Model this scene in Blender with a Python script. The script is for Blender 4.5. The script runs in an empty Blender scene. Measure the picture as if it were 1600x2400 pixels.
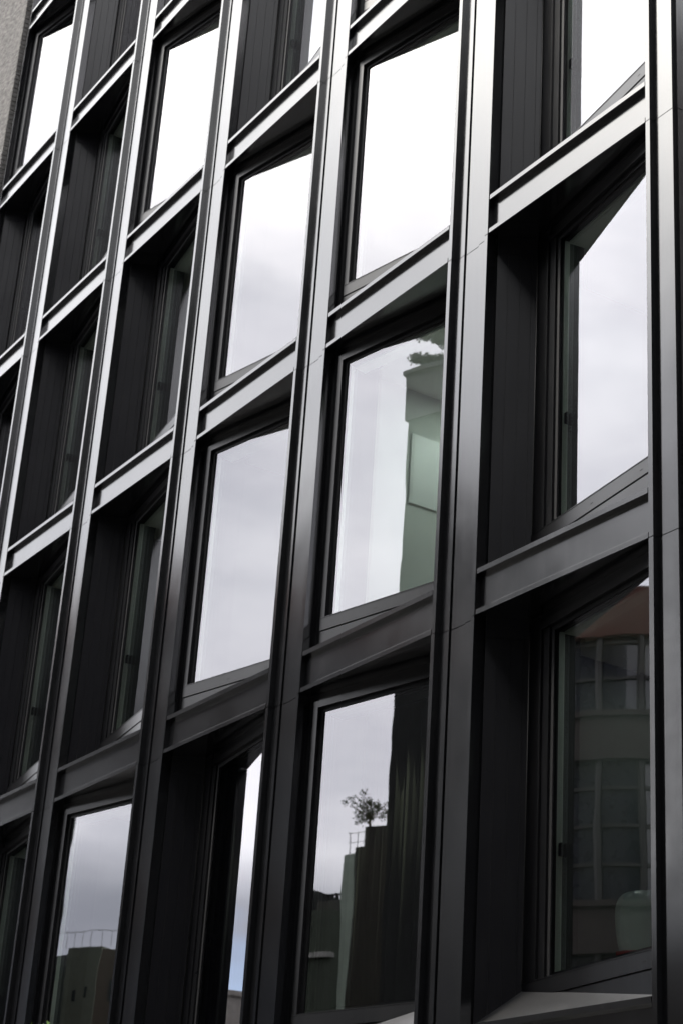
import bpy, math, random
from mathutils import Vector, Matrix
random.seed(7)
R = math.radians
S = bpy.context.scene
COL = S.collection

# ------------------------------------------------------------------ camera
cam_d = bpy.data.cameras.new("camera")
cam = bpy.data.objects.new("camera", cam_d); COL.objects.link(cam)
yaw, pit, roll = 1.0200, 0.4221, 0.0683
f_ = Vector((-math.sin(yaw)*math.cos(pit), math.cos(yaw)*math.cos(pit), math.sin(pit)))
r_ = Vector((math.cos(yaw), math.sin(yaw), 0)); u_ = r_.cross(f_)
c_, s_ = math.cos(roll), math.sin(roll)
rr = c_*r_ + s_*u_; uu = -s_*r_ + c_*u_
M = Matrix((( rr.x, uu.x, -f_.x), (rr.y, uu.y, -f_.y), (rr.z, uu.z, -f_.z))).to_4x4()
M.translation = (10.372, -7.611, 1.598)
cam.matrix_world = M
cam_d.sensor_fit = 'HORIZONTAL'; cam_d.sensor_width = 24.0; cam_d.lens = 24.0*4270.5/1600
cam_d.clip_start = 0.1; cam_d.clip_end = 2000
cam_d.dof.use_dof = True; cam_d.dof.focus_distance = 13.5; cam_d.dof.aperture_fstop = 3.5
S.camera = cam

# ------------------------------------------------------------------ sky, sun, exposure
SUN_AZ, SUN_EL = -43.0, 50.0        # azimuth from the street normal (-y), negative = towards -x
sd = Vector((math.sin(R(SUN_AZ))*math.cos(R(SUN_EL)), -math.cos(R(SUN_AZ))*math.cos(R(SUN_EL)), math.sin(R(SUN_EL))))
W_ = bpy.data.worlds.new("World"); S.world = W_; W_.use_nodes = True
nt = W_.node_tree; nt.nodes.clear(); N = nt.nodes.new; LK = nt.links.new
out = N('ShaderNodeOutputWorld'); bg = N('ShaderNodeBackground'); LK(bg.outputs[0], out.inputs[0])
bg.inputs['Strength'].default_value = 0.10
sky = N('ShaderNodeTexSky'); sky.sky_type = 'NISHITA'; sky.sun_disc = False
sky.sun_elevation = R(SUN_EL); sky.sun_rotation = math.atan2(sd.x, sd.y)
tc = N('ShaderNodeTexCoord')
def vmath(op, a, b=None):
    n = N('ShaderNodeVectorMath'); n.operation = op
    for i, v in enumerate((a, b)):
        if v is None: continue
        if isinstance(v, (tuple, Vector)): n.inputs[i].default_value = tuple(v)
        else: LK(v, n.inputs[i])
    return n
def mth(op, a, b=None, clamp=False):
    n = N('ShaderNodeMath'); n.operation = op; n.use_clamp = clamp
    for i, v in enumerate((a, b)):
        if v is None: continue
        if isinstance(v, (int, float)): n.inputs[i].default_value = v
        else: LK(v, n.inputs[i])
    return n.outputs[0]
def wramp(fac, stops, interp='LINEAR'):
    n = N('ShaderNodeValToRGB'); n.color_ramp.interpolation = interp
    el = n.color_ramp.elements
    while len(el) > 1: el.remove(el[-1])
    el[0].position = stops[0][0]; el[0].color = (*stops[0][1], 1)
    for p, c in stops[1:]:
        e = el.new(p); e.color = (*c, 1)
    LK(fac, n.inputs[0]); return n.outputs[0]
dirv = tc.outputs['Generated']
sep = N('ShaderNodeSeparateXYZ'); LK(dirv, sep.inputs[0])
st = vmath('MULTIPLY', dirv, (1.0, 1.0, 2.5))
n1 = N('ShaderNodeTexNoise'); n1.inputs['Scale'].default_value = 5.0; n1.inputs['Detail'].default_value = 5; n1.inputs['Roughness'].default_value = .55
LK(st.outputs[0], n1.inputs['Vector'])
st2 = vmath('ADD', st.outputs[0], (3.7, 1.2, .4))
n2 = N('ShaderNodeTexNoise'); n2.inputs['Scale'].default_value = 5.0; n2.inputs['Detail'].default_value = 3
LK(st2.outputs[0], n2.inputs['Vector'])
# cloud brightness rises with height above the horizon
zr = wramp(sep.outputs[2], [(0.0, (.20,.20,.21)), (.17, (.25,.26,.29)), (.205, (.30,.31,.335)), (.235, (.70,.70,.71)), (.30, (.62,.62,.64)), (.36, (.70,.70,.71)), (.44, (.62,.622,.64)), (.50, (.70,.70,.715)), (.58, (.90,.895,.885)), (1.0, (.85,.85,.85))])
shade = wramp(n1.outputs[0], [(.34, (.76,.775,.81)), (.50, (.98,.985,1.0)), (.66, (1.18,1.18,1.17))])
mixm = N('ShaderNodeMixRGB'); mixm.blend_type = 'MULTIPLY'; mixm.inputs[0].default_value = 1
LK(zr, mixm.inputs[1]); LK(shade, mixm.inputs[2])
gain = N('ShaderNodeMixRGB'); gain.blend_type = 'MULTIPLY'; gain.inputs[0].default_value = 1
LK(mixm.outputs[0], gain.inputs[1]); gain.inputs[2].default_value = (21, 21, 21.3, 1)
# bright veil round the sun
dt = vmath('DOT_PRODUCT', dirv, sd); glow = mth('POWER', mth('MAXIMUM', dt.outputs['Value'], 0.0), 46.0)
glc = N('ShaderNodeMixRGB'); glc.blend_type = 'ADD'; LK(glow, glc.inputs[0]); LK(gain.outputs[0], glc.inputs[1]); glc.inputs[2].default_value = (30, 28, 24.5, 1)
# gaps of blue low in the west
cov = mth('SUBTRACT', mth('MULTIPLY', n2.outputs[0], 1.0), mth('MULTIPLY', mth('SUBTRACT', mth('MULTIPLY', sep.outputs[0], -1.0), .935, True), 13.0))
covf = wramp(cov, [(.06, (0,0,0)), (.22, (1,1,1))])
mixs = N('ShaderNodeMixRGB'); LK(covf, mixs.inputs[0])
skb = N('ShaderNodeMixRGB'); skb.blend_type = 'MULTIPLY'; skb.inputs[0].default_value = 1; LK(sky.outputs[0], skb.inputs[1]); skb.inputs[2].default_value = (1.6,1.6,1.75,1)
LK(skb.outputs[0], mixs.inputs[1]); LK(glc.outputs[0], mixs.inputs[2])
LK(mixs.outputs[0], bg.inputs['Color'])

sl = bpy.data.lights.new("sun", 'SUN'); sl.energy = 0.9; sl.angle = R(14); sl.color = (1, .94, .86)
sun = bpy.data.objects.new("sun", sl); COL.objects.link(sun)
sun.rotation_euler = sd.to_track_quat('Z', 'Y').to_euler()
S.view_settings.view_transform = 'Standard'; S.view_settings.look = 'None'; S.view_settings.gamma = 1
S.view_settings.use_curve_mapping = False; S.view_settings.exposure = 1.1
S.cycles.max_bounces = 10; S.cycles.glossy_bounces = 6; S.cycles.transparent_max_bounces = 12
S.cycles.sample_clamp_indirect = 6

# ------------------------------------------------------------------ materials
def mat(name):
    m = bpy.data.materials.new(name); m.use_nodes = True
    return m, m.node_tree, m.node_tree.nodes['Principled BSDF']
def surf(name, base, rough=.6, spec=.5, ior=1.5, metallic=0, var=.15, scale=4, stretch=(1,1,1), bump=0, bscale=40, rvar=.0):
    m, t, p = mat(name)
    nd = t.nodes.new; lk = t.links.new
    p.inputs['Roughness'].default_value = rough; p.inputs['IOR'].default_value = ior
    p.inputs['Specular IOR Level'].default_value = spec; p.inputs['Metallic'].default_value = metallic
    tcn = nd('ShaderNodeTexCoord'); mp = nd('ShaderNodeMapping'); mp.inputs['Scale'].default_value = stretch
    lk(tcn.outputs['Object'], mp.inputs['Vector'])
    oi = nd('ShaderNodeObjectInfo'); add = nd('ShaderNodeVectorMath'); add.operation = 'ADD'
    mul = nd('ShaderNodeVectorMath'); mul.operation = 'SCALE'; mul.inputs[0].default_value = (37, 11, 23)
    lk(oi.outputs['Random'], mul.inputs['Scale']); lk(mp.outputs[0], add.inputs[0]); lk(mul.outputs[0], add.inputs[1])
    n = nd('ShaderNodeTexNoise'); n.inputs['Scale'].default_value = scale; n.inputs['Detail'].default_value = 6; n.inputs['Roughness'].default_value = .6
    lk(add.outputs[0], n.inputs['Vector'])
    rp = nd('ShaderNodeValToRGB'); e = rp.color_ramp.elements
    e[0].position = .3; e[0].color = tuple(b*(1-var) for b in base)+(1,); e[1].position = .7; e[1].color = tuple(b*(1+var) for b in base)+(1,)
    lk(n.outputs[0], rp.inputs[0]); lk(rp.outputs[0], p.inputs['Base Color'])
    if rvar:
        mr = nd('ShaderNodeMapRange'); mr.inputs['To Min'].default_value = rough-rvar; mr.inputs['To Max'].default_value = rough+rvar
        mr.inputs['From Min'].default_value = .3; mr.inputs['From Max'].default_value = .7
        lk(n.outputs[0], mr.inputs['Value']); lk(mr.outputs[0], p.inputs['Roughness'])
    if bump:
        n3 = nd('ShaderNodeTexNoise'); n3.inputs['Scale'].default_value = bscale; n3.inputs['Detail'].default_value = 8
        lk(add.outputs[0], n3.inputs['Vector'])
        bp = nd('ShaderNodeBump'); bp.inputs['Strength'].default_value = bump; bp.inputs['Distance'].default_value = .02
        lk(n3.outputs[0], bp.inputs['Height']); lk(bp.outputs[0], p.inputs['Normal'])
    return m

def metal_mat(name, base, rough, ior=1.6, dirt=.5, edge=None):
    """powder coated metal: dark paint, satin gloss, faint wipe marks, run-off streaks and sheet waviness"""
    m, t, p = mat(name); nd = t.nodes.new; lk = t.links.new
    p.inputs['IOR'].default_value = ior
    geo = nd('ShaderNodeNewGeometry')
    n = nd('ShaderNodeTexNoise'); n.inputs['Scale'].default_value = 1.7; n.inputs['Detail'].default_value = 7; n.inputs['Roughness'].default_value = .62
    lk(geo.outputs['Position'], n.inputs['Vector'])
    mp = nd('ShaderNodeMapping'); mp.inputs['Scale'].default_value = (26, 26, 1.3); lk(geo.outputs['Position'], mp.inputs['Vector'])
    sk = nd('ShaderNodeTexNoise'); sk.inputs['Scale'].default_value = 1.0; sk.inputs['Detail'].default_value = 4; lk(mp.outputs[0], sk.inputs['Vector'])
    # small smears
    mp2 = nd('ShaderNodeMapping'); mp2.inputs['Scale'].default_value = (3, 3, 9); mp2.inputs['Rotation'].default_value = (0, .5, 0); lk(geo.outputs['Position'], mp2.inputs['Vector'])
    sm = nd('ShaderNodeTexNoise'); sm.inputs['Scale'].default_value = 2.4; sm.inputs['Detail'].default_value = 9; sm.inputs['Roughness'].default_value = .7; sm.inputs['Distortion'].default_value = 1.4; lk(mp2.outputs[0], sm.inputs['Vector'])
    smr = nd('ShaderNodeValToRGB'); smr.color_ramp.elements[0].position = .60; smr.color_ramp.elements[1].position = .72; lk(sm.outputs[0], smr.inputs[0])
    skr = nd('ShaderNodeValToRGB'); skr.color_ramp.elements[0].position = .50; skr.color_ramp.elements[1].position = .78; lk(sk.outputs[0], skr.inputs[0])
    a = nd('ShaderNodeMath'); a.operation = 'MULTIPLY_ADD'; lk(smr.outputs[0], a.inputs[0]); a.inputs[1].default_value = .5*dirt; a.inputs[2].default_value = 0
    b = nd('ShaderNodeMath'); b.operation = 'MULTIPLY_ADD'; lk(skr.outputs[0], b.inputs[0]); b.inputs[1].default_value = .45*dirt; lk(a.outputs[0], b.inputs[2]); b.use_clamp = True
    mx = nd('ShaderNodeMixRGB'); lk(b.outputs[0], mx.inputs[0]); mx.inputs[1].default_value = (*base, 1); mx.inputs[2].default_value = (.055, .052, .048, 1)
    lk(mx.outputs[0], p.inputs['Base Color'])
    mr = nd('ShaderNodeMath'); mr.operation = 'MULTIPLY_ADD'; lk(n.outputs[0], mr.inputs[0]); mr.inputs[1].default_value = .14; mr.inputs[2].default_value = rough-.07
    mr2 = nd('ShaderNodeMath'); mr2.operation = 'MULTIPLY_ADD'; lk(b.outputs[0], mr2.inputs[0]); mr2.inputs[1].default_value = .18; lk(mr.outputs[0], mr2.inputs[2])
    lk(mr2.outputs[0], p.inputs['Roughness'])
    bn = nd('ShaderNodeTexNoise'); bn.inputs['Scale'].default_value = 1.1; bn.inputs['Detail'].default_value = 1; lk(geo.outputs['Position'], bn.inputs['Vector'])
    bp = nd('ShaderNodeBump'); bp.inputs['Strength'].default_value = .35; bp.inputs['Distance'].default_value = .010; lk(bn.outputs[0], bp.inputs['Height']); lk(bp.outputs[0], p.inputs['Normal'])
    return m
MET = metal_mat('anthracite_metal', (.0055, .0057, .0066), .165, ior=2.0, dirt=.24)
METP = metal_mat('anthracite_pier_metal', (.0055, .0057, .0066), .155, ior=2.0, dirt=.16)
FRM = metal_mat('matt_frame_metal', (.006, .0061, .0072), .30, ior=1.5, dirt=.25)
MSILL = metal_mat('sill_metal', (.022, .022, .023), .34, dirt=.7)
MPAN = metal_mat('charcoal_reveal_board', (.0055, .0052, .0072), .34, ior=1.38, dirt=.16)
BLK = surf('black_gasket', (.006, .006, .007), .55, var=.1)
LIN = surf('white_window_lining', (.82, .84, .80), .55, var=.04)
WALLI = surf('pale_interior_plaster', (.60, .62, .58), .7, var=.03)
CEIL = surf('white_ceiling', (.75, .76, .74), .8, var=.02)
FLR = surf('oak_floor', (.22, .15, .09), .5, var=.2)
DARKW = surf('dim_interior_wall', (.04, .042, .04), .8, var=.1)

def glass_mat():
    m = bpy.data.materials.new('window_glass'); m.use_nodes = True; t = m.node_tree; t.nodes.clear(); nd = t.nodes.new; lk = t.links.new
    o = nd('ShaderNodeOutputMaterial'); mx = nd('ShaderNodeMixShader'); tr = nd('ShaderNodeBsdfTransparent'); gl = nd('ShaderNodeBsdfGlossy')
    tr.inputs[0].default_value = (.85, .95, .905, 1); gl.inputs['Color'].default_value = (.97, .96, 1.0, 1); gl.inputs['Roughness'].default_value = 0.0
    fr = nd('ShaderNodeFresnel'); fr.inputs[0].default_value = 2.6
    geo = nd('ShaderNodeNewGeometry')
    mp = nd('ShaderNodeMapping'); mp.inputs['Scale'].default_value = (1, 1, 1); lk(geo.outputs['Position'], mp.inputs['Vector'])
    n = nd('ShaderNodeTexNoise'); n.inputs['Scale'].default_value = 2.2; n.inputs['Detail'].default_value = .6; lk(mp.outputs[0], n.inputs['Vector'])
    bp = nd('ShaderNodeBump'); bp.inputs['Strength'].default_value = .5; bp.inputs['Distance'].default_value = .0009; lk(n.outputs[0], bp.inputs['Height'])
    lk(bp.outputs[0], gl.inputs['Normal']); lk(fr.outputs[0], mx.inputs[0]); lk(tr.outputs[0], mx.inputs[1]); lk(gl.outputs[0], mx.inputs[2]); lk(mx.outputs[0], o.inputs[0])
    return m
GLASS = glass_mat()

# ------------------------------------------------------------------ mesh helpers
class MB:
    def __init__(s): s.v = []; s.f = []; s.mi = []; s.m = 0
    def add(s, vs, fs):
        o = len(s.v); s.v += [tuple(v) for v in vs]
        for f in fs: s.f.append([o+i for i in f]); s.mi.append(s.m)
    def prism(s, poly, z0, z1):
        """plan polygon (counter-clockwise) between two heights; z0/z1 may be functions of (x, y)"""
        n = len(poly); g = lambda z, p: z(*p) if callable(z) else z
        vs = [(p[0], p[1], g(z0, p)) for p in poly] + [(p[0], p[1], g(z1, p)) for p in poly]
        s.add(vs, [list(range(n))[::-1], [n+i for i in range(n)]] + [[i, (i+1) % n, n+(i+1) % n, n+i] for i in range(n)])
    def box(s, x0, x1, y0, y1, z0, z1): s.prism([(x0, y0), (x1, y0), (x1, y1), (x0, y1)], z0, z1)
    def extx(s, prof, x0, x1):
        """(y, z) profile run along x"""
        n = len(prof)
        vs = [(x0, p[0], p[1]) for p in prof] + [(x1, p[0], p[1]) for p in prof]
        s.add(vs, [list(range(n))[::-1], [n+i for i in range(n)]] + [[i, (i+1) % n, n+(i+1) % n, n+i] for i in range(n)])
    def pbox(s, fr, u0, u1, v0, v1, z0, z1):
        """box in a turned frame fr=(origin, angle): u along the plane, v into the building"""
        (ox, oy), a = fr; ux, uy = math.cos(a), math.sin(a)
        P = lambda u, v: (ox+u*ux-v*uy, oy+u*uy+v*ux)
        s.prism([P(u0, v0), P(u1, v0), P(u1, v1), P(u0, v1)], z0, z1)
    def cyl(s, p0, p1, r0, r1=None, n=8):
        r1 = r0 if r1 is None else r1; p0 = Vector(p0); p1 = Vector(p1); d = (p1-p0).normalized()
        a = d.orthogonal().normalized(); b = d.cross(a)
        vs = []
        for p, r in ((p0, r0), (p1, r1)):
            for i in range(n):
                t = 2*math.pi*i/n; vs.append(p+r*(math.cos(t)*a+math.sin(t)*b))
        s.add(vs, [list(range(n))[::-1], [n+i for i in range(n)]] + [[i, (i+1) % n, n+(i+1) % n, n+i] for i in range(n)])
    def mesh(s, name, mats, smooth=False, recalc=True):
        me = bpy.data.meshes.new(name); me.from_pydata(s.v, [], s.f)
        for m in (mats if isinstance(mats, (list, tuple)) else [mats]): me.materials.append(m)
        for p, i in zip(me.polygons, s.mi): p.material_index = i; p.use_smooth = smooth
        import bmesh
        if recalc:
            bm = bmesh.new(); bm.from_mesh(me); bmesh.ops.recalc_face_normals(bm, faces=bm.faces); bm.to_mesh(me); bm.free()
        me.update(); return me
def ob(name, me, parent=None, loc=(0, 0, 0)):
    o = bpy.data.objects.new(name, me); COL.objects.link(o); o.location = loc
    if parent: o.parent = parent
    return o
def part(name, mb, mats, parent=None, loc=(0, 0, 0), smooth=False): return ob(name, mb.mesh(name, mats, smooth), parent, loc)
def thing(name, label, cat, loc=(0, 0, 0), group=None):
    o = bpy.data.objects.new(name, None); COL.objects.link(o); o.location = loc; o['label'] = label; o['category'] = cat
    o.empty_display_size = .3
    if group: o['group'] = group
    return o
def tag(o, label, cat, group=None):
    o['label'] = label; o['category'] = cat
    if group: o['group'] = group
    return o
def struct(o): o['kind'] = 'structure'; return o

# ------------------------------------------------------------------ ground
g = MB(); g.box(-400, 400, -400, 400, -1, 0); struct(part('ground', g, surf('paving_ground', (.16, .155, .15), .9, var=.2, scale=.6)))
g = MB(); g.box(-200, 200, -9.0, -2.6, -.5, .004); struct(part('road', g, surf('asphalt', (.05, .05, .052), .85, var=.25, scale=3, bump=.4, bscale=60)))
g = MB(); g.box(-200, 200, -2.6, -2.45, -.4, .125); g.box(-200, 200, -9.15, -9.0, -.4, .125)
struct(part('kerb', g, surf('kerb_stone', (.28, .27, .26), .8, var=.2)))
g = MB(); g.box(-200, 200, -2.45, 3.0, -.4, .12); g.box(-200, 200, -12.6, -9.15, -.4, .12)
struct(part('pavement', g, surf('paving_slabs', (.24, .235, .225), .85, var=.2, scale=2)))

# ------------------------------------------------------------------ black metal facade
W, A, H, HB, Z0 = 2.5003, 1.9319, 3.4, .3775, 3.56
NC, NK = 6, 6
bld = thing('office_building', 'dark anthracite metal clad building with a grid of deep angled windows', 'building', (0, 0, 0))

def pier_mesh(seed, edge=None):
    rnd = random.Random(seed); j = lambda s=.0012: rnd.uniform(-s, s)
    z0, z1 = -HB+.0035, H-HB-.0035
    b = MB(); d = j()
    if edge != 'left': b.box(-.568+d, -.523+d, 0+j(.0006), .30, z0, z1)          # right jamb lip of the unit to the left
    if edge == 'right':
        b.box(-.523, -.322+d, .042, .30, z0, z1)
        b.box(-.322, -.296+d, .073, .34, z0, z1)
        return b.mesh('pier', METP)
    if edge != 'left':
        b.box(-.523, -.400+d, .048, .30, z0, z1)
        b.box(-.400, -.385, .115, .30, z0, z1)
        b.box(-.385+d, -.195, .060, .30, z0, z1)
        b.box(-.195, -.056, .046, .30, z0, z1)
    b.box(-.056, -.014+d, 0+j(.0006), .135, z0, z1)
    b.box(-.056, -.014, .1352, .30, z0, z1)
    return b.mesh('pier', METP)
pmeshes = [pier_mesh(i) for i in range(5)]
rnd = random.Random(3)
for k in range(-1, NK+1):
    for c in range(1, NC+1):
        me = pmeshes[rnd.randrange(5)] if c < NC else None
        if c == NC: continue
        ob('pier', me, bld, (-(c-1)*W + rnd.uniform(-.001, .001), 0, Z0+k*H))
    ob('pier', pier_mesh(50+k, 'left'), bld, (-(NC-1)*W, 0, Z0+k*H))
    ob('pier', pier_mesh(80+k, 'right'), bld, (W, 0, Z0+k*H))

# spandrel: recessed plate under the sill nosing, bottom lip, soffit
def spandrel_mesh(kind):
    b = MB()
    b.box(-.010, A+.0005, .052, .12, -HB+.046, -.043)
    yb = .32
    b.extx([(0, -HB+.0015), (yb, -HB+.0015), (yb, -HB+.045), (.004, -HB+.045), (0, -HB+.041)], .003, A-.0075)
    b.m = 1; b.box(A-.0075, A, .006, .10, -HB+.002, -HB+.045)
    b.m = 0
    if kind == 'A': poly = [(-.012, .3201), (A, .3201), (A, .62), (-.012, .62)]
    else: poly = [(-.012, .3201), (A, .3201), (A, .62), (-.012, .62)]
    b.prism(poly, -HB+.0015, -HB+.045)
    return b.mesh('spandrel', [MET, BLK])
SPM = spandrel_mesh('A')

TYPE = {1: 'BBBBBB', 2: 'AAAAAA', 3: 'BAABAB', 4: 'ABBABA', 5: 'BBBBBA', 6: 'BABBAB'}
AA = math.atan(.178); AB = math.atan(-.155)
def frames(kind):
    if kind == 'A': return ((0, .10), AA)
    return ((0, .40), AB)

def window_meshes(kind):
    fr = frames(kind); a = fr[1]; cs = math.cos(a)
    U = lambda x: x/cs
    deep = (lambda s: U(s)) if kind == 'B' else (lambda s: U(A-s))          # distance s from the deep end
    shal = (lambda s: U(A-s)) if kind == 'B' else (lambda s: U(s))
    def span(f, s0, s1): x = sorted((f(s0), f(s1))); return x[0], x[1]
    zt = H-HB+.003; out = {}
    b = MB()
    b.m = 0
    zlo, zhi = .20, 2.949
    u0, u1 = span(shal, -.02, .065); b.pbox(fr, u0, u1, .030, .12, zlo-.2, zt)
    u0, u1 = span(shal, .065, .120); b.pbox(fr, u0, u1, .0, .12, zlo, 2.949)
    u0, u1 = span(shal, .120, .155); b.m = 1; b.pbox(fr, u0, u1, .036, .12, zlo, 2.889); b.m = 0
    u0, u1 = span(deep, .18, .335); b.pbox(fr, u0, u1, .012, .12, zlo-.05, zt)
    u0, u1 = span(deep, .335, .362); b.pbox(fr, u0, u1, .004, .12, zlo, 2.949)
    u0, u1 = span(deep, .362, .455); b.pbox(fr, u0, u1, .020, .12, zlo, 2.949)
    u0, u1 = span(deep, .455, .50); b.m = 1; b.pbox(fr, u0, u1, .036, .12, zlo, 2.889); b.m = 0
    lo, hi = sorted((shal(.065), deep(.335)))
    b.pbox(fr, lo, hi, .030, .115, 2.9495, zt)
    lo2, hi2 = sorted((shal(.1205), deep(.3345+.028)))
    b.pbox(fr, lo2, hi2, .0005, .115, 2.890, 2.9490)
    lo3, hi3 = sorted((shal(.1555), deep(.4995)))
    b.m = 1; b.pbox(fr, lo3, hi3, .037, .115, 2.854, 2.8895)
    b.pbox(fr, lo3, hi3, .0385, .112, .3205, .331)
    out['window'] = b.mesh('window', [FRM, BLK])
    # base rail with weep slots, black joint and tapering lower plate
    b = MB(); lo, hi = sorted((shal(.067), deep(.19)))
    b.pbox(fr, lo, hi, -.002, .13, .2005, .3135); b.pbox(fr, lo, hi, -.006, .13, .3135, .320)
    b.pbox(fr, lo-.002, hi+.002, .004, .13, -.12, .1895)
    b.m = 1; b.pbox(fr, lo-.004, hi+.004, .022, .13, .1895, .2005)
    for x in ((.752, 1.288) if kind == 'A' else (1.062, 1.714)):
        b.m = 1; b.pbox(fr, U(x)-.016, U(x)+.016, -.0035, .0, .247, .2535)
    out['base_rail'] = b.mesh('base_rail', [FRM, BLK, MSILL])
    # glass: two lites with a dark spacer between
    b = MB(); g0, g1 = sorted((shal(.150), deep(.495)))
    (ox, oy) = fr[0]; ux, uy = math.cos(a), math.sin(a)
    def P(u, v, z): return (ox+u*ux-v*uy, oy+u*uy+v*ux, z)
    for v, ins in ((.046, 0.0), (.066, .0285)):
        b.add([P(g0+ins, v, .325+ins), P(g1-ins, v, .325+ins), P(g1-ins, v, 2.858-ins), P(g0+ins, v, 2.858-ins)], [[0, 1, 2, 3]])
    b.m = 1
    for (p0, p1, q0, q1) in ((g0, g0+.028, .325, 2.858), (g1-.028, g1, .325, 2.858), (g0+.028, g1-.028, .325, .353), (g0+.028, g1-.028, 2.83, 2.858)):
        b.pbox(fr, p0, p1, .050, .064, q0, q1)
    out['pane'] = b.mesh('pane', [GLASS, BLK], recalc=False)
    # white lining inside the opening
    b = MB()
    b.pbox(fr, g0+.006, g0+.012, .0685, .121, .332, 2.848); b.pbox(fr, g1-.012, g1-.006, .0685, .121, .332, 2.848)
    b.m = 1; b.pbox(fr, g0-.03, g0+.002, .1215, .26, .30, 2.9); b.pbox(fr, g1-.002, g1+.03, .1215, .26, .30, 2.9); b.m = 0
    b.pbox(fr, g0+.002, g1-.002, .122, .26, 2.84, 2.9); b.pbox(fr, g0+.002, g1-.002, .122, .30, .27, .325)
    out['lining'] = b.mesh('lining', [LIN, DARKW])
    # canted board reveal on the deep side
    b = MB()
    e0 = (0, .10); e1 = (.19, .371) if kind == 'B' else (.19, .1+.178*(A-.19))
    L = math.hypot(e1[0], e1[1]-e0[1])
    def band(s0, s1, z0, z1, t=.0, m=0):
        q = lambda s: (e0[0]+(e1[0])*s/L, e0[1]+(e1[1]-e0[1])*s/L)
        nx, ny = -(e1[1]-e0[1])/L, e1[0]/L     # away from the opening
        pts = []
        for s, o in ((s0, t), (s1, t), (s1, .04), (s0, .04)):
            x, y = q(s); x += nx*o; y += ny*o
            pts.append((x, y) if kind == 'B' else (A-x, y))
        if kind == 'A': pts = pts[::-1]
        b.m = m; b.prism(pts, z0, z1)
    cuts = [0.004, .093, .192, .285, L-.004]
    zb, ztop = -.10, 2.86
    for i in range(4): band(cuts[i]+(.0022 if i else 0), cuts[i+1]-.0022, zb, ztop-(0 if i else -.0))
    band(.002, L-.002, zb, zt, .007, 1)
    band(.003, L-.003, ztop+.006, zt, .001)
    out['reveal_board'] = b.mesh('reveal_board', [MPAN, BLK])
    # sill: nosing, flat ledge, then a steep slope up to the frame
    b = MB(); s = .916; ys = .083
    zf = lambda x, y: -.0005 if y <= ys+1e-6 else s*(y-ys)
    zfl = lambda x, y: zf(x, y)-.0415
    b.m = 2; b.prism([(.002, 0), (A-.0075, 0), (A-.0075, ys), (.002, ys)], -.042, -.0005); b.m = 0
    if kind == 'B': poly = [(-.012, ys), (A, ys), (A, .104), (A, .13), (.20, .41), (.17, .395), (-.012, .115)]
    else: poly = [(-.012, ys), (A, ys), (A+.0, .115), (A-.17, .44), (A-.20, .45), (-.0, .13), (-.012, .104)]
    b.prism(poly, zfl, zf)
    b.m = 1; b.box(A-.0075, A-.0005, .008, .08, -.042, -.002)
    out['sill'] = b.mesh('sill', [MSILL, BLK, MET])
    # small black stay handle on the inside of the sash
    b = MB(); (ux0) = (g0 if kind == 'B' else g1)
    su = 1 if kind == 'B' else -1
    lo, hi = sorted((ux0+su*.035, ux0+su*.075))
    b.pbox(fr, lo, hi, .075, .105, 1.16, 1.25); lo, hi = sorted((ux0+su*.045, ux0+su*.062)); b.pbox(fr, lo, hi, .105, .135, 1.10, 1.22)
    out['handle'] = b.mesh('handle', BLK)
    return out
WM = {t: window_meshes(t) for t in 'AB'}
for c in range(1, NC+1):
    for k in range(0, NK+1):
        loc = (-(c-1)*W, 0, Z0+k*H)
        ob('spandrel', SPM, bld, loc)
        if k >= NK: continue
        t = TYPE[c][k]; w = ob('window', WM[t]['window'], bld, loc)
        for nme in ('base_rail', 'pane', 'lining', 'reveal_board', 'sill', 'handle'):
            ob(nme, WM[t][nme], w)

# backing, slabs and rooms behind the windows
b = MB()
for c in range(1, NC+2):
    x1 = -(c-1)*W-.016 if c < NC+1 else -(NC)*W-.016
    if c <= NC: b.box(x1-.55 if c < NC else x1-.06, x1-.001, .3005, .62, 0, Z0+NK*H+.6)
b.box(A+.02, A+.276, .345, .62, 0, Z0+NK*H+.6)
part('structural_frame', b, BLK, bld)
for k in range(-1, NK+1):
    b = MB(); b.box(-NC*W+.4, A+.2, .621, 4.1, Z0+k*H-.34, Z0+k*H-.10)
    b.m = 1; b.box(-NC*W+.4, A+.2, .621, 4.1, Z0+k*H-.345, Z0+k*H-.3401)
    b.m = 2; b.box(-NC*W+.4, A+.2, .621, 4.1, Z0+k*H-.0999, Z0+k*H-.06)
    part('floor_slab', b, [WALLI, CEIL, FLR], bld)
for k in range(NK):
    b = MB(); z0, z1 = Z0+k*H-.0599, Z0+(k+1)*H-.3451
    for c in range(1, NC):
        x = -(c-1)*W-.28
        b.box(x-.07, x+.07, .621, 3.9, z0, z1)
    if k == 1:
        b.box(-NC*W+.4, -2.7, 3.9, 4.1, z0, z1); b.box(-.3, A+.2, 3.9, 4.1, z0, z1)  # unseen rear opening, added so daylight brightens this room
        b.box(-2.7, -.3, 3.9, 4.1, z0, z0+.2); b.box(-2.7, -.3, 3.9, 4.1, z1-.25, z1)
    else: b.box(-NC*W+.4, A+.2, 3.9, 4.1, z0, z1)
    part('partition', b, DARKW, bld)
    if k == 1:
        b = MB(); b.box(-2.7099, -2.7085, .622, 3.89, z0, z1); part('plaster_lining', b, WALLI, bld)
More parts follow.
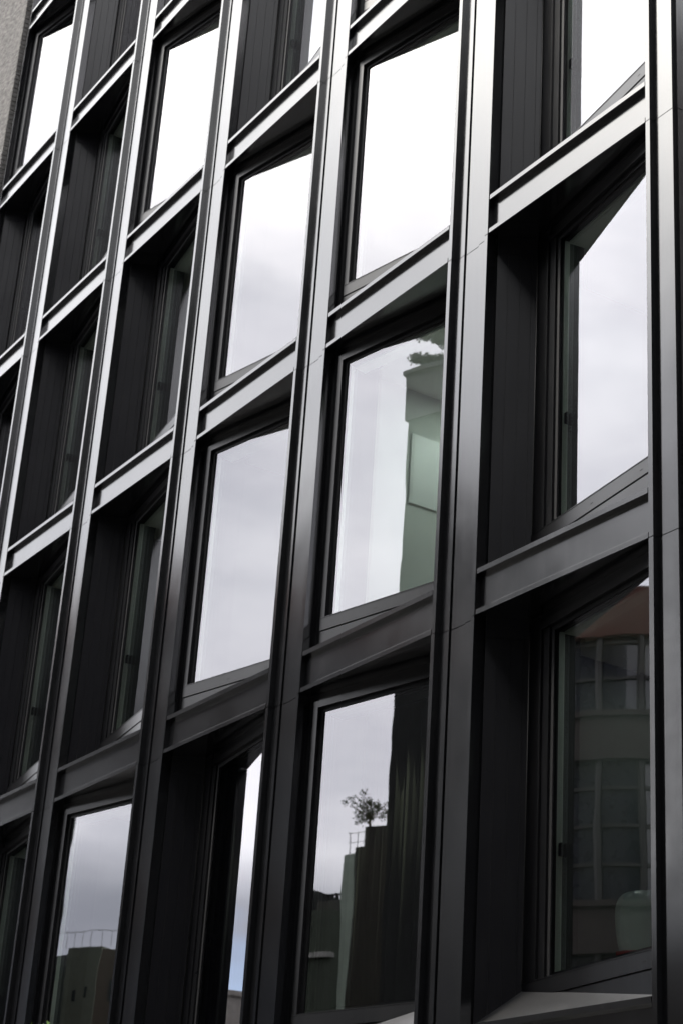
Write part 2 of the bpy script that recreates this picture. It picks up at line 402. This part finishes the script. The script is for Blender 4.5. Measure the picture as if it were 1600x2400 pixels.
# glowing panels added to light the rooms and linings; number and strength guessed
def lamp_mat(nm, st):
    m = bpy.data.materials.new(nm); m.use_nodes = True; p = m.node_tree.nodes['Principled BSDF']
    p.inputs['Emission Color'].default_value = (1, .98, .95, 1); p.inputs['Emission Strength'].default_value = st; return m
LMP = {0: lamp_mat('dim_added_panel', 3.4), 1: lamp_mat('bright_added_panel', 5.0), 2: lamp_mat('added_panel', 5.0)}
for k in range(4):
    for c in range(1, NC):
        x = -(c-1)*W+.83; zc = Z0+(k+1)*H-.3452
        b = MB(); b.box(x-.5, x+.5, 1.5, 2.2, zc-.035, zc); b.m = 1; b.box(x-.47, x+.47, 1.53, 2.17, zc-.037, zc-.0352)
        part('added_ceiling_light', b, [LIN, LMP[1 if (k, c) == (1, 2) else (0 if k == 0 else 2)]], bld)
# corner return on the right and its joints
for k in range(-1, NK+1):
    b = MB(); z0, z1 = Z0+k*H-HB+.0035, Z0+(k+1)*H-HB-.0035
    b.box(2.10, 2.207, .3405, 4.3, z0, z1)
    part('return_cladding', b, METP, bld)
b = MB(); b.box(-NC*W+.35, 2.095, .63, 4.1, Z0+NK*H+.0, Z0+NK*H+1.0)
part('roof', b, MET, bld)
# ground floor shop band
b = MB(); b.box(-NC*W+.4, 2.19, .35, .60, 0, Z0-H*0-.40)
part('ground_floor_front', b, BLK, bld)

# ------------------------------------------------------------------ neighbour with the rough render wall
def render_mat():
    m, t, p = mat('rough_pale_render'); nd = t.nodes.new; lk = t.links.new
    p.inputs['Roughness'].default_value = .95
    tcn = nd('ShaderNodeTexCoord'); mp = nd('ShaderNodeMapping'); mp.inputs['Rotation'].default_value = (0, R(-32), 0); mp.inputs['Scale'].default_value = (2.2, 1, 9)
    lk(tcn.outputs['Object'], mp.inputs['Vector'])
    n = nd('ShaderNodeTexNoise'); n.inputs['Scale'].default_value = 4.2; n.inputs['Detail'].default_value = 9; n.inputs['Roughness'].default_value = .68; lk(mp.outputs[0], n.inputs['Vector'])
    rp = nd('ShaderNodeValToRGB'); e = rp.color_ramp.elements; e[0].position = .40; e[0].color = (.10, .094, .088, 1); e[1].position = .60; e[1].color = (.27, .255, .235, 1)
    lk(n.outputs[0], rp.inputs[0]); lk(rp.outputs[0], p.inputs['Base Color'])
    bp = nd('ShaderNodeBump'); bp.inputs['Strength'].default_value = .9; bp.inputs['Distance'].default_value = .05; lk(n.outputs[0], bp.inputs['Height']); lk(bp.outputs[0], p.inputs['Normal'])
    return m
REN = render_mat()
nb = thing('rendered_building', 'pale rough rendered building beyond the black facade at its left end', 'building', (-12.66, 0, 0))
b = MB(); b.box(-16, 0, -.055, 8, 0, 30); part('wall', b, REN, nb)
b = MB(); z = 0
while z < 30:
    b.box(.0005, .006+.006*random.random(), -.050+.004*random.random(), .02, z, z+.055); z += .085
part('ribbed_edge', b, surf('grey_ribbed_edge', (.10, .095, .09), .9, var=.3, scale=9), nb)

# ------------------------------------------------------------------ chair behind the lower right window, curtains
def curtain(name, label, x0, x1, z0, z1, y, matl, fold=.16, amp=.045, slope=0.0):
    b = MB(); n = int((x1-x0)/fold*10); vs = []
    for i in range(n+1):
        x = x0+(x1-x0)*i/n; ph = 2*math.pi*(x-x0)/fold
        yy = y+amp*(math.sin(ph)+.35*math.sin(2.3*ph+1)) + slope*(x-x0)
        vs += [(x, yy, z0), (x, yy, z1), (x, yy+.004, z0), (x, yy+.004, z1)]
    fs = []
    for i in range(n):
        a0 = 4*i; a1 = 4*(i+1)
        fs += [[a0, a1, a1+1, a0+1], [a0+2, a0+3, a1+3, a1+2], [a0+1, a1+1, a1+3, a0+3], [a0, a0+2, a1+2, a1]]
    fs += [[0, 1, 3, 2], [4*n, 4*n+2, 4*n+3, 4*n+1]]
    b.add(vs, fs)
    return tag(part(name, b, matl, smooth=True), label, 'curtain')
CUR = surf('dark_olive_curtain', (.11, .105, .075), .85, var=.12)
CUR2 = surf('black_curtain', (.02, .019, .02), .85, var=.12)
curtain('curtain', 'dark olive pleated curtain behind the lowest tall window reflecting a rooftop bush', -2.35+.0, -.62, Z0+.0, Z0+2.95, .62-.04, CUR, slope=.0)
curtain('curtain', 'dark pleated curtain behind the narrow window reflecting a strip of blue sky', -4.55, -3.12, Z0+.0, Z0+2.95, .60, CUR2)

CLR = surf('clear_plastic', (.70, .78, .74), .15, var=.02)
CLR.node_tree.nodes['Principled BSDF'].inputs['Transmission Weight'].default_value = .15
ch = thing('chair', 'clear plastic chair with rounded back just inside the lower right window', 'chair', (1.02, .86, Z0-.06))
ch.rotation_euler.z = R(200)
def shell(w, h, t, cx, cy, cz, tilt, bend):
    b = MB(); n = 28; m = 6; rows = []
    for j in range(m+1):
        r = j/m
        ring = []
        for i in range(n):
            th = 2*math.pi*i/n; sx = math.copysign(abs(math.cos(th))**.7, math.cos(th)); sz = math.copysign(abs(math.sin(th))**.7, math.sin(th))
            x = w*r*sx; zz = h*r*sz; y = bend*(x/w)**2
            ring.append((x, y, zz))
        rows.append(ring)
    vs = []
    for side in (0, t):
        for ring in rows:
            for (x, y, zz) in ring:
                ca, sa = math.cos(tilt), math.sin(tilt)
                yy = y+side; vs.append((cx+x, cy+yy*ca-zz*sa, cz+yy*sa+zz*ca))
    k = n*(m+1); fs = []
    for o, fl in ((0, 0), (k, 1)):
        for j in range(m):
            for i in range(n):
                q = [o+j*n+i, o+j*n+(i+1) % n, o+(j+1)*n+(i+1) % n, o+(j+1)*n+i]; fs.append(q if fl else q[::-1])
    for i in range(n): fs.append([m*n+i, m*n+(i+1) % n, k+m*n+(i+1) % n, k+m*n+i])
    b.add(vs, fs); return b
part('backrest', shell(.23, .24, .012, 0, .20, .70, R(-10), -.07), CLR, ch, smooth=True)
part('seat', shell(.23, .22, .012, 0, 0, .46, R(88), -.03), CLR, ch, smooth=True)
for sx in (-1, 1):
    for sy in (-1, 1):
        b = MB(); b.cyl((sx*.17, sy*.15, .45), (sx*.21, sy*.20, 0), .014, .010, 10); part('leg', b, CLR, ch, smooth=True)
b = MB()
for j in range(7):
    pass
import bmesh
bm = bmesh.new(); bmesh.ops.create_cube(bm, size=1); me = bpy.data.meshes.new('cushion')
for v in bm.verts: v.co = Vector((v.co.x*.40, v.co.y*.38, v.co.z*.09))
bmesh.ops.subdivide_edges(bm, edges=bm.edges[:], cuts=5, use_grid_fill=True)
for v in bm.verts:
    e = max(abs(v.co.x)/.20, abs(v.co.y)/.19); v.co.z *= (1-.75*e**4)+.12
bm.to_mesh(me); bm.free(); me.materials.append(surf('red_cushion_fabric', (.45, .02, .02), .9, var=.1))
for p in me.polygons: p.use_smooth = True
cu = ob('cushion', me, None, (1.02, .86, Z0-.06+.53)); cu.rotation_euler.z = R(200); tag(cu, 'red cushion lying on the clear plastic chair', 'cushion')
# pale board added in place of a bright patch on the left wall
b = MB(); b.box(-2.7080, -2.690, 1.15, 1.52, Z0+H+1.85, Z0+H+2.58)
tag(part('bright_patch_board', b, surf('patch_board_white', (.74, .76, .74), .4, var=.01)), 'pale board added for a bright patch on the wall inside the window reflecting a pine', 'added panel')

# ------------------------------------------------------------------ buildings across the street (reflections only; some added to darken the facade)
def windows_on(parent, name, rects, matl, framem, axis='y', at=0.0, dep=.12):
    """one window per rectangle: rect=(a0,a1,z0,z1) on the wall plane axis=at, sash and glass"""
    for (a0, a1, z0, z1) in rects:
        b = MB(); t = .07
        for (p0, p1, q0, q1) in ((a0, a0+t, z0, z1), (a1-t, a1, z0, z1), (a0+t, a1-t, z0, z0+t), (a0+t, a1-t, z1-t, z1)):
            if axis == 'y': b.box(p0, p1, at-.02, at+.05, q0, q1)
            else: b.box(at-.02, at+.05, p0, p1, q0, q1)
        w = part(name, b, framem, parent)
        b = MB()
        if axis == 'y': b.box(a0+t, a1-t, at-.015, at+.02, z0+t, z1-t)
        else: b.box(at-.015, at+.02, a0+t, a1-t, z0+t, z1-t)
        part('window_glass', b, matl, w)
WG = surf('opposite_window_glass', (.015, .018, .026), .08, var=.1, ior=1.6)
WF = surf('opposite_window_frame', (.012, .011, .010), .5)
WALLD = surf('dark_render_wall', (.022, .024, .024), .85, var=.2, scale=1.2)
GREYB = surf('grey_parapet_band', (.17, .17, .178), .8, var=.15, scale=1)

t1 = thing('dark_rendered_building', 'dark rendered block with grey parapet straight across the street', 'building', (-11.0, -12.6, 0))
b = MB(); b.box(.06, 26, -12, .0, 0, 17.15); part('wall', b, WALLD, t1)
b = MB(); b.box(0, 26.1, -12.1, .06, 17.1501, 18.08); b.box(-.05, 26.15, -12.15, .11, 18.08, 18.17); part('parapet', b, GREYB, t1)
windows_on(t1, 'window', [(x, x+1.3, z, z+2.0) for z in (1.2, 4.4, 7.6, 10.8, 14.0) for x in (1.6, 4.6, 7.6, 10.6, 13.6, 16.6)], WG, WF, 'y', 0.0)

def leaves(b, cx, cy, cz, rx, rz, n, s, rnd, flat=0):
    for i in range(n):
        while True:
            p = Vector((rnd.uniform(-1, 1), rnd.uniform(-1, 1), rnd.uniform(-1, 1)))
            if p.length < 1: break
        c0 = Vector((cx+p.x*rx, cy+p.y*rx, cz+p.z*rz)); d = Vector((rnd.gauss(0, 1), rnd.gauss(0, 1), rnd.gauss(0, 1)*.6)).normalized()
        o = d.orthogonal().normalized()*s*.32; L = d*s
        b.add([c0-o, c0+L*.5-o*.3, c0+L, c0+L*.5+o*1.2], [[0, 1, 2, 3]])
LEAF = surf('dark_pine_needles', (.045, .075, .04), .7, var=.4, scale=9)
LEAF2 = surf('bush_leaves', (.07, .09, .045), .7, var=.4, scale=9)
BARK = surf('bark', (.10, .075, .05), .9, var=.3)
rnd = random.Random(11)
pt = thing('pine_tree', 'small pine on the roof of the dark block across the street', 'tree', (-10.15, -12.95, 17.2))
b = MB(); b.cyl((0, 0, 0), (.03, 0, 3.2), .08, .02); brs = []
for i in range(26):
    z = .9+2.2*i/26; an = i*2.4; L = (1.15-.26*z)*rnd.uniform(.65, 1.1); e = Vector((math.cos(an)*L, math.sin(an)*L, z+.18*L))
    b.cyl((0.01, 0, z-.05), e, .022, .008, 6); brs.append(e)
part('trunk', b, BARK, pt)
b = MB()
for e in brs:
    for q in (.45, .7, .95): leaves(b, e.x*q, e.y*q, e.z-.1*(1-q), .16, .09, 90, .10, rnd)
part('crown', b, LEAF, pt)

# curved brick block down the street
t2 = thing('curved_brick_building', 'brick and glass block with a rounded corner down the street', 'building', (-33.4, -15.4, 0))
BRK = surf('brown_brick_band', (.028, .021, .019), .85, var=.25, scale=14, bump=.3)
TER = surf('terracotta_top', (.065, .020, .012), .8, var=.2, scale=6)
def curve_poly(r):
    pts = [(-16.5, r)]
    for i in range(0, 17):
        th = R(90-i*90/16); pts.append((r*math.cos(th), r*math.sin(th)))
    pts += [(r, -5.1), (-16.5, -5.1)]
    return pts[::-1]
b = MB(); b.prism(curve_poly(3.75), 0, 20.2); part('glazed_wall', b, WG, t2)
for z in (6.3, 11.3, 16.3):
    b = MB(); b.prism(curve_poly(3.98), z-.55, z+.45); part('brick_band', b, BRK, t2)
    b = MB(); b.prism(curve_poly(4.06), z+.4505, z+.60); b.prism(curve_poly(4.02), z-.72, z-.5505); part('cornice', b, BRK, t2)
b = MB(); b.prism(curve_poly(4.0), 19.0, 20.4); part('terracotta_parapet', b, TER, t2)
b = MB()
for z0_ in (1.5, 6.9, 11.9, 16.9):
    for dz in (.9, 1.9, 2.9):
        if z0_+dz < 19: b.prism(curve_poly(3.82), z0_+dz, z0_+dz+.09)
part('transom', b, WF, t2)
b = MB()
for i in range(0, 17, 3):
    th = R(90-i*90/16); x, y = 3.84*math.cos(th), 3.84*math.sin(th); b.cyl((x, y, 0), (x, y, 19), .10, .10, 6)
for y in (-1.7, -3.4): b.box(3.7, 3.92, y-.1, y+.1, 0, 19)
for i in range(1, 8): b.box(-2*i-.1, -2*i+.1, 3.7, 3.92, 0, 19)
part('mullion', b, WF, t2)

t6 = thing('added_tall_block', 'unseen tall dark block added across the street to darken the reveals', 'building', (-4.0, -13.2, 0))  # added blocker: cuts sky light on the lower reveals
b = MB(); b.box(0, 19.5, -16, .0, 18.2, 31); b.box(19.5, 60, -16, .0, 0, 31); part('wall', b, WALLD, t6)
windows_on(t6, 'window', [(x, x+2.2, z, z+2.0) for z in (18.8, 22.0, 25.2, 28.2) for x in (1.6, 5.6, 9.6, 13.6, 17.6)], WG, WF, 'y', 0.0)
t7 = thing('added_side_street_block', 'unseen brown brick block added across the side street to darken the reveals', 'building', (11.5, 1.2, 0))  # added out of view so right-facing reveals stay dark
b = MB(); b.box(0, 30, 0, 30, 0, 22); part('wall', b, BRK, t7)
windows_on(t7, 'window', [(y, y+1.4, z, z+2.0) for z in (1.2, 4.6, 8.0, 11.4, 14.8, 18.2) for y in (1.5, 5.0, 8.5)], WG, WF, 'x', 0.0)

t9 = thing('added_end_block', 'unseen block added at the far right street end to keep light off the reveals', 'building', (62, -20, 0))  # added to close the street end and shade the reveals
b = MB(); b.box(0, 14, 0, 40, 0, 29); part('wall', b, WALLD, t9)
windows_on(t9, 'window', [(y, y+1.8, z, z+2.0) for z in (2, 6, 10, 14, 18, 22, 26) for y in (3, 9, 15, 21)], WG, WF, 'x', 0.0)

# roofs between them, further back
m1 = thing('dark_roof_block', 'dark flat roofed block with chimneys and a bush on its roof', 'building', (-29.38, -35.6, 0))
b = MB(); b.box(.401, 9, -8, 0, 0, 16.2); part('wall', b, surf('near_black_wall', (.03, .028, .022), .9, var=.2), m1)
b = MB(); b.box(0, .4, -8, .0, 0, 16.0); part('pale_end_pier', b, surf('pale_green_render', (.32, .38, .32), .85, var=.1), m1)
b = MB(); b.box(.5, 9, -7, -.3, 16.2005, 16.95); part('roof_block', b, surf('near_black_wall_roof', (.03, .028, .025), .9, var=.2), m1)
b = MB()
for x in (.1, .4, .7): b.cyl((x, -.1, 16.0), (x, -.1, 16.75), .012)
b.cyl((.05, -.1, 16.72), (.75, -.1, 16.72), .010); b.cyl((.05, -.1, 16.4), (.75, -.1, 16.4), .008); part('railing', b, WF, m1)
for i, (x, h) in enumerate(((1.15, .55), (1.32, .6), (1.52, .65), (1.68, .45))):
    b = MB(); b.cyl((x, -.8, 16.95), (x, -.8, 16.95+h), .085, .075, 12); b.cyl((x, -.8, 16.95+h), (x, -.8, 17.0+h), .13, .13, 12); part('chimney_pot', b, BLK, m1)
bs = thing('roof_bush', 'loose round bush on the dark flat roof', 'bush', (-28.85, -36.1, 16.95))
b = MB(); b.cyl((0, 0, 0), (0, 0, .5), .05, .03)
for i in range(16):
    an = i*2.4; e = (math.cos(an)*.65, math.sin(an)*.65, .6+.45*rnd.random()); b.cyl((0, 0, .3), e, .018, .006, 5)
part('trunk', b, BARK, bs)
b = MB(); leaves(b, -.12, 0, .62, .30, .46, 480, .09, rnd)
for i in range(16):
    an = i*2.4+rnd.random(); rr_ = rnd.uniform(.38, .72); leaves(b, math.cos(an)*rr_, math.sin(an)*rr_, .22+.85*rnd.random(), .17, .17, 34, .10, rnd)
part('crown', b, LEAF2, bs)

m2 = thing('low_green_house', 'low greenish house with a row of chimney pots', 'house', (-31.75, -35.2, 0))
b = MB(); b.box(0, 2.35, -8, 0, 0, 14.1); part('wall', b, surf('dull_green_wall', (.07, .085, .065), .9, var=.15), m2)
b = MB(); b.box(1.35, 2.35, -1.2, -.4, 14.1005, 14.5); part('chimney', b, surf('dull_brick_stack', (.08, .08, .07), .9, var=.2), m2)
for x in (1.5, 1.72, 1.94, 2.16):
    b = MB(); b.cyl((x, -.8, 14.5), (x, -.8, 14.78), .075, .065, 10); b.cyl((x, -.8, 14.78), (x, -.8, 14.83), .10, .10, 10); part('chimney_pot', b, BLK, m2)
b = MB(); b.box(-.05, 2.4, -.1, .12, 12.6, 12.75); part('string_course', b, surf('pale_stone_course', (.4, .4, .38), .8), m2)
m2b = thing('dark_gable_house', 'dark narrow house left of the greenish one', 'house', (-36.5, -35.0, 0))
b = MB(); b.box(0, 5.75, -8, 0, 0, 14.6); b.box(3.8, 5.45, -6, -.4, 14.6005, 15.1); part('wall', b, WALLD, m2b)

m3 = thing('tower_block', 'tower with blank pale end wall, brick flank and roof railing', 'building', (-44.05, -35.8, 0))
b = MB(); b.box(0, 1.65, -14, 0, 0, 14.2); part('end_wall', b, surf('olive_pale_render', (.20, .215, .165), .85, var=.12), m3)
b = MB(); b.prism([(1.651, -.05), (1.651, -14), (9, -14), (9, -4.2)][::1], 0, 14.1); part('brick_flank', b, surf('dull_brown_brick', (.085, .06, .045), .9, var=.3, scale=18), m3)
b = MB(); b.box(-9, -.001, -14, -.6, 0, 14.1); part('side_wall', b, surf('violet_grey_wall', (.09, .085, .10), .9, var=.2), m3)
for k in range(8):
    b = MB(); b.box(-3.2, -.25, -.599, -.15, 2.0+1.6*k, 2.35+1.6*k); part('balcony', b, surf('balcony_dark', (.035, .035, .045), .9), m3)
b = MB()
for i in range(12):
    x = -1.2+i*.45; y = -.12 if x < 1.65 else -.12-(x-1.65)*.565; b.cyl((x, y, 14.2), (x, y, 14.85), .010)
b.cyl((-1.2, -.12, 14.83), (1.65, -.12, 14.83), .012); b.cyl((1.65, -.12, 14.83), (3.9, -1.4, 14.83), .012)
part('railing', b, surf('pale_rail', (.3, .31, .3), .6), m3)
b = MB(); b.box(2.75, 5.0, -4.4, -1.9, 14.1005, 15.3); b.cyl((3.2, -2.6, 15.3), (3.2, -2.6, 15.6), .08); part('plant_room', b, WALLD, m3)
for z in (2.2, 4.2, 6.2, 8.2, 10.2, 12.2):
    for i in range(3):
        x = 2.1+i*.95; y0 = -.05-(x-1.65)*.565
        b = MB(); b.prism([(x, y0-.2), (x+.5, y0-.2-.28), (x+.5, y0-.255), (x, y0+.03)], z, z+.75); part('window', b, WG, m3)
    b = MB(); b.box(.42, .58, -.01, .02, z, z+.4); part('window', b, WG, m3)
    b = MB(); b.box(1.02, 1.16, -.01, .02, z+.1, z+.5); part('window', b, WG, m3)
m4 = thing('added_long_block', 'long tall block added behind the curved brick one to darken the metal', 'building', (0, 0, 0))  # added and angled to darken the piers, clear of the windows' reflections
b = MB(); b.prism([(-66, -40), (-51.0, -40), (-32.4, -22.7), (-66, -22.7)], 0, 28.2); part('wall', b, WALLD, m4)
windows_on(m4, 'window', [(x, x+1.6, z, z+1.6) for z in (21.5, 25.0) for x in (-62, -58, -54, -50, -46, -42, -38)], WG, WF, 'y', -22.7)
m6 = thing('added_dark_tower', 'very tall dark tower added far off to block low sky from the metal', 'building', (-174, -122, 0))  # invented tower, slanted to hide low sky from the metal only
b = MB(); b.prism([(-34, -30), (4, -30), (40, 0), (0, 0)], 0, 99); b.prism([(-14, -20), (8, -20), (30, -4), (6, -4)], 99.0005, 104); part('wall', b, WALLD, m6)
windows_on(m6, 'window', [(x, x+4.4, z, z+2.6) for z in range(40, 96, 8) for x in (1.5, 9.5, 17.5, 25.5, 33.5)], WG, WF, 'y', 0.0)
m7 = thing('added_brown_tower', 'very tall brown tower added farther off to block low sky from the metal', 'building', (-222, -118, 0))  # second invented tower, extends the sky blocker to the left
b = MB(); b.prism([(-34, -30), (6, -30), (44, 0), (0, 0)], 0, 101); b.prism([(-8, -20), (8, -20), (30, -4), (10, -4)], 101.0005, 108); part('wall', b, BRK, m7)
windows_on(m7, 'window', [(x, x+4.8, z, z+2.6) for z in range(42, 97, 9) for x in (2, 11, 20, 29, 38)], WG, WF, 'y', 0.0)
m5 = thing('brown_corner_house', 'low brown house with stone cornice far down the street', 'house', (-60, -9.5, 0))
b = MB(); b.box(-14, 0, -9, 0, 0, 12.0); part('wall', b, surf('brown_render', (.12, .085, .06), .9, var=.2), m5)
b = MB(); b.box(-14.1, .1, -9.1, .12, 12.0005, 12.4); b.box(-14.1, .08, -9.1, .1, 13.4, 13.6); b.box(-14, 0, -9, .0, 12.4005, 13.3995); part('cornice', b, surf('stone_cornice', (.30, .28, .26), .85), m5)

# small street tree whose top leaves show at the bottom edge
stt = thing('street_tree', 'small street tree with bright yellow green leaves at the lower left edge', 'tree', (-2.05, -2.2, .12))
b = MB(); b.cyl((0, 0, 0), (.02, 0, 3.1), .05, .012)
for i in range(12):
    an = i*2.4; b.cyl((.01, 0, 1.6+.09*i), (math.cos(an)*.28, math.sin(an)*.28, 1.9+.09*i), .014, .005, 5)
part('trunk', b, BARK, stt)
b = MB(); leaves(b, 0, 0, 2.45, .36, .7, 1700, .06, rnd); leaves(b, .02, 0, 3.09, .16, .27, 150, .06, rnd)
part('crown', b, surf('young_leaves', (.10, .20, .015), .55, var=.4, scale=9), stt)
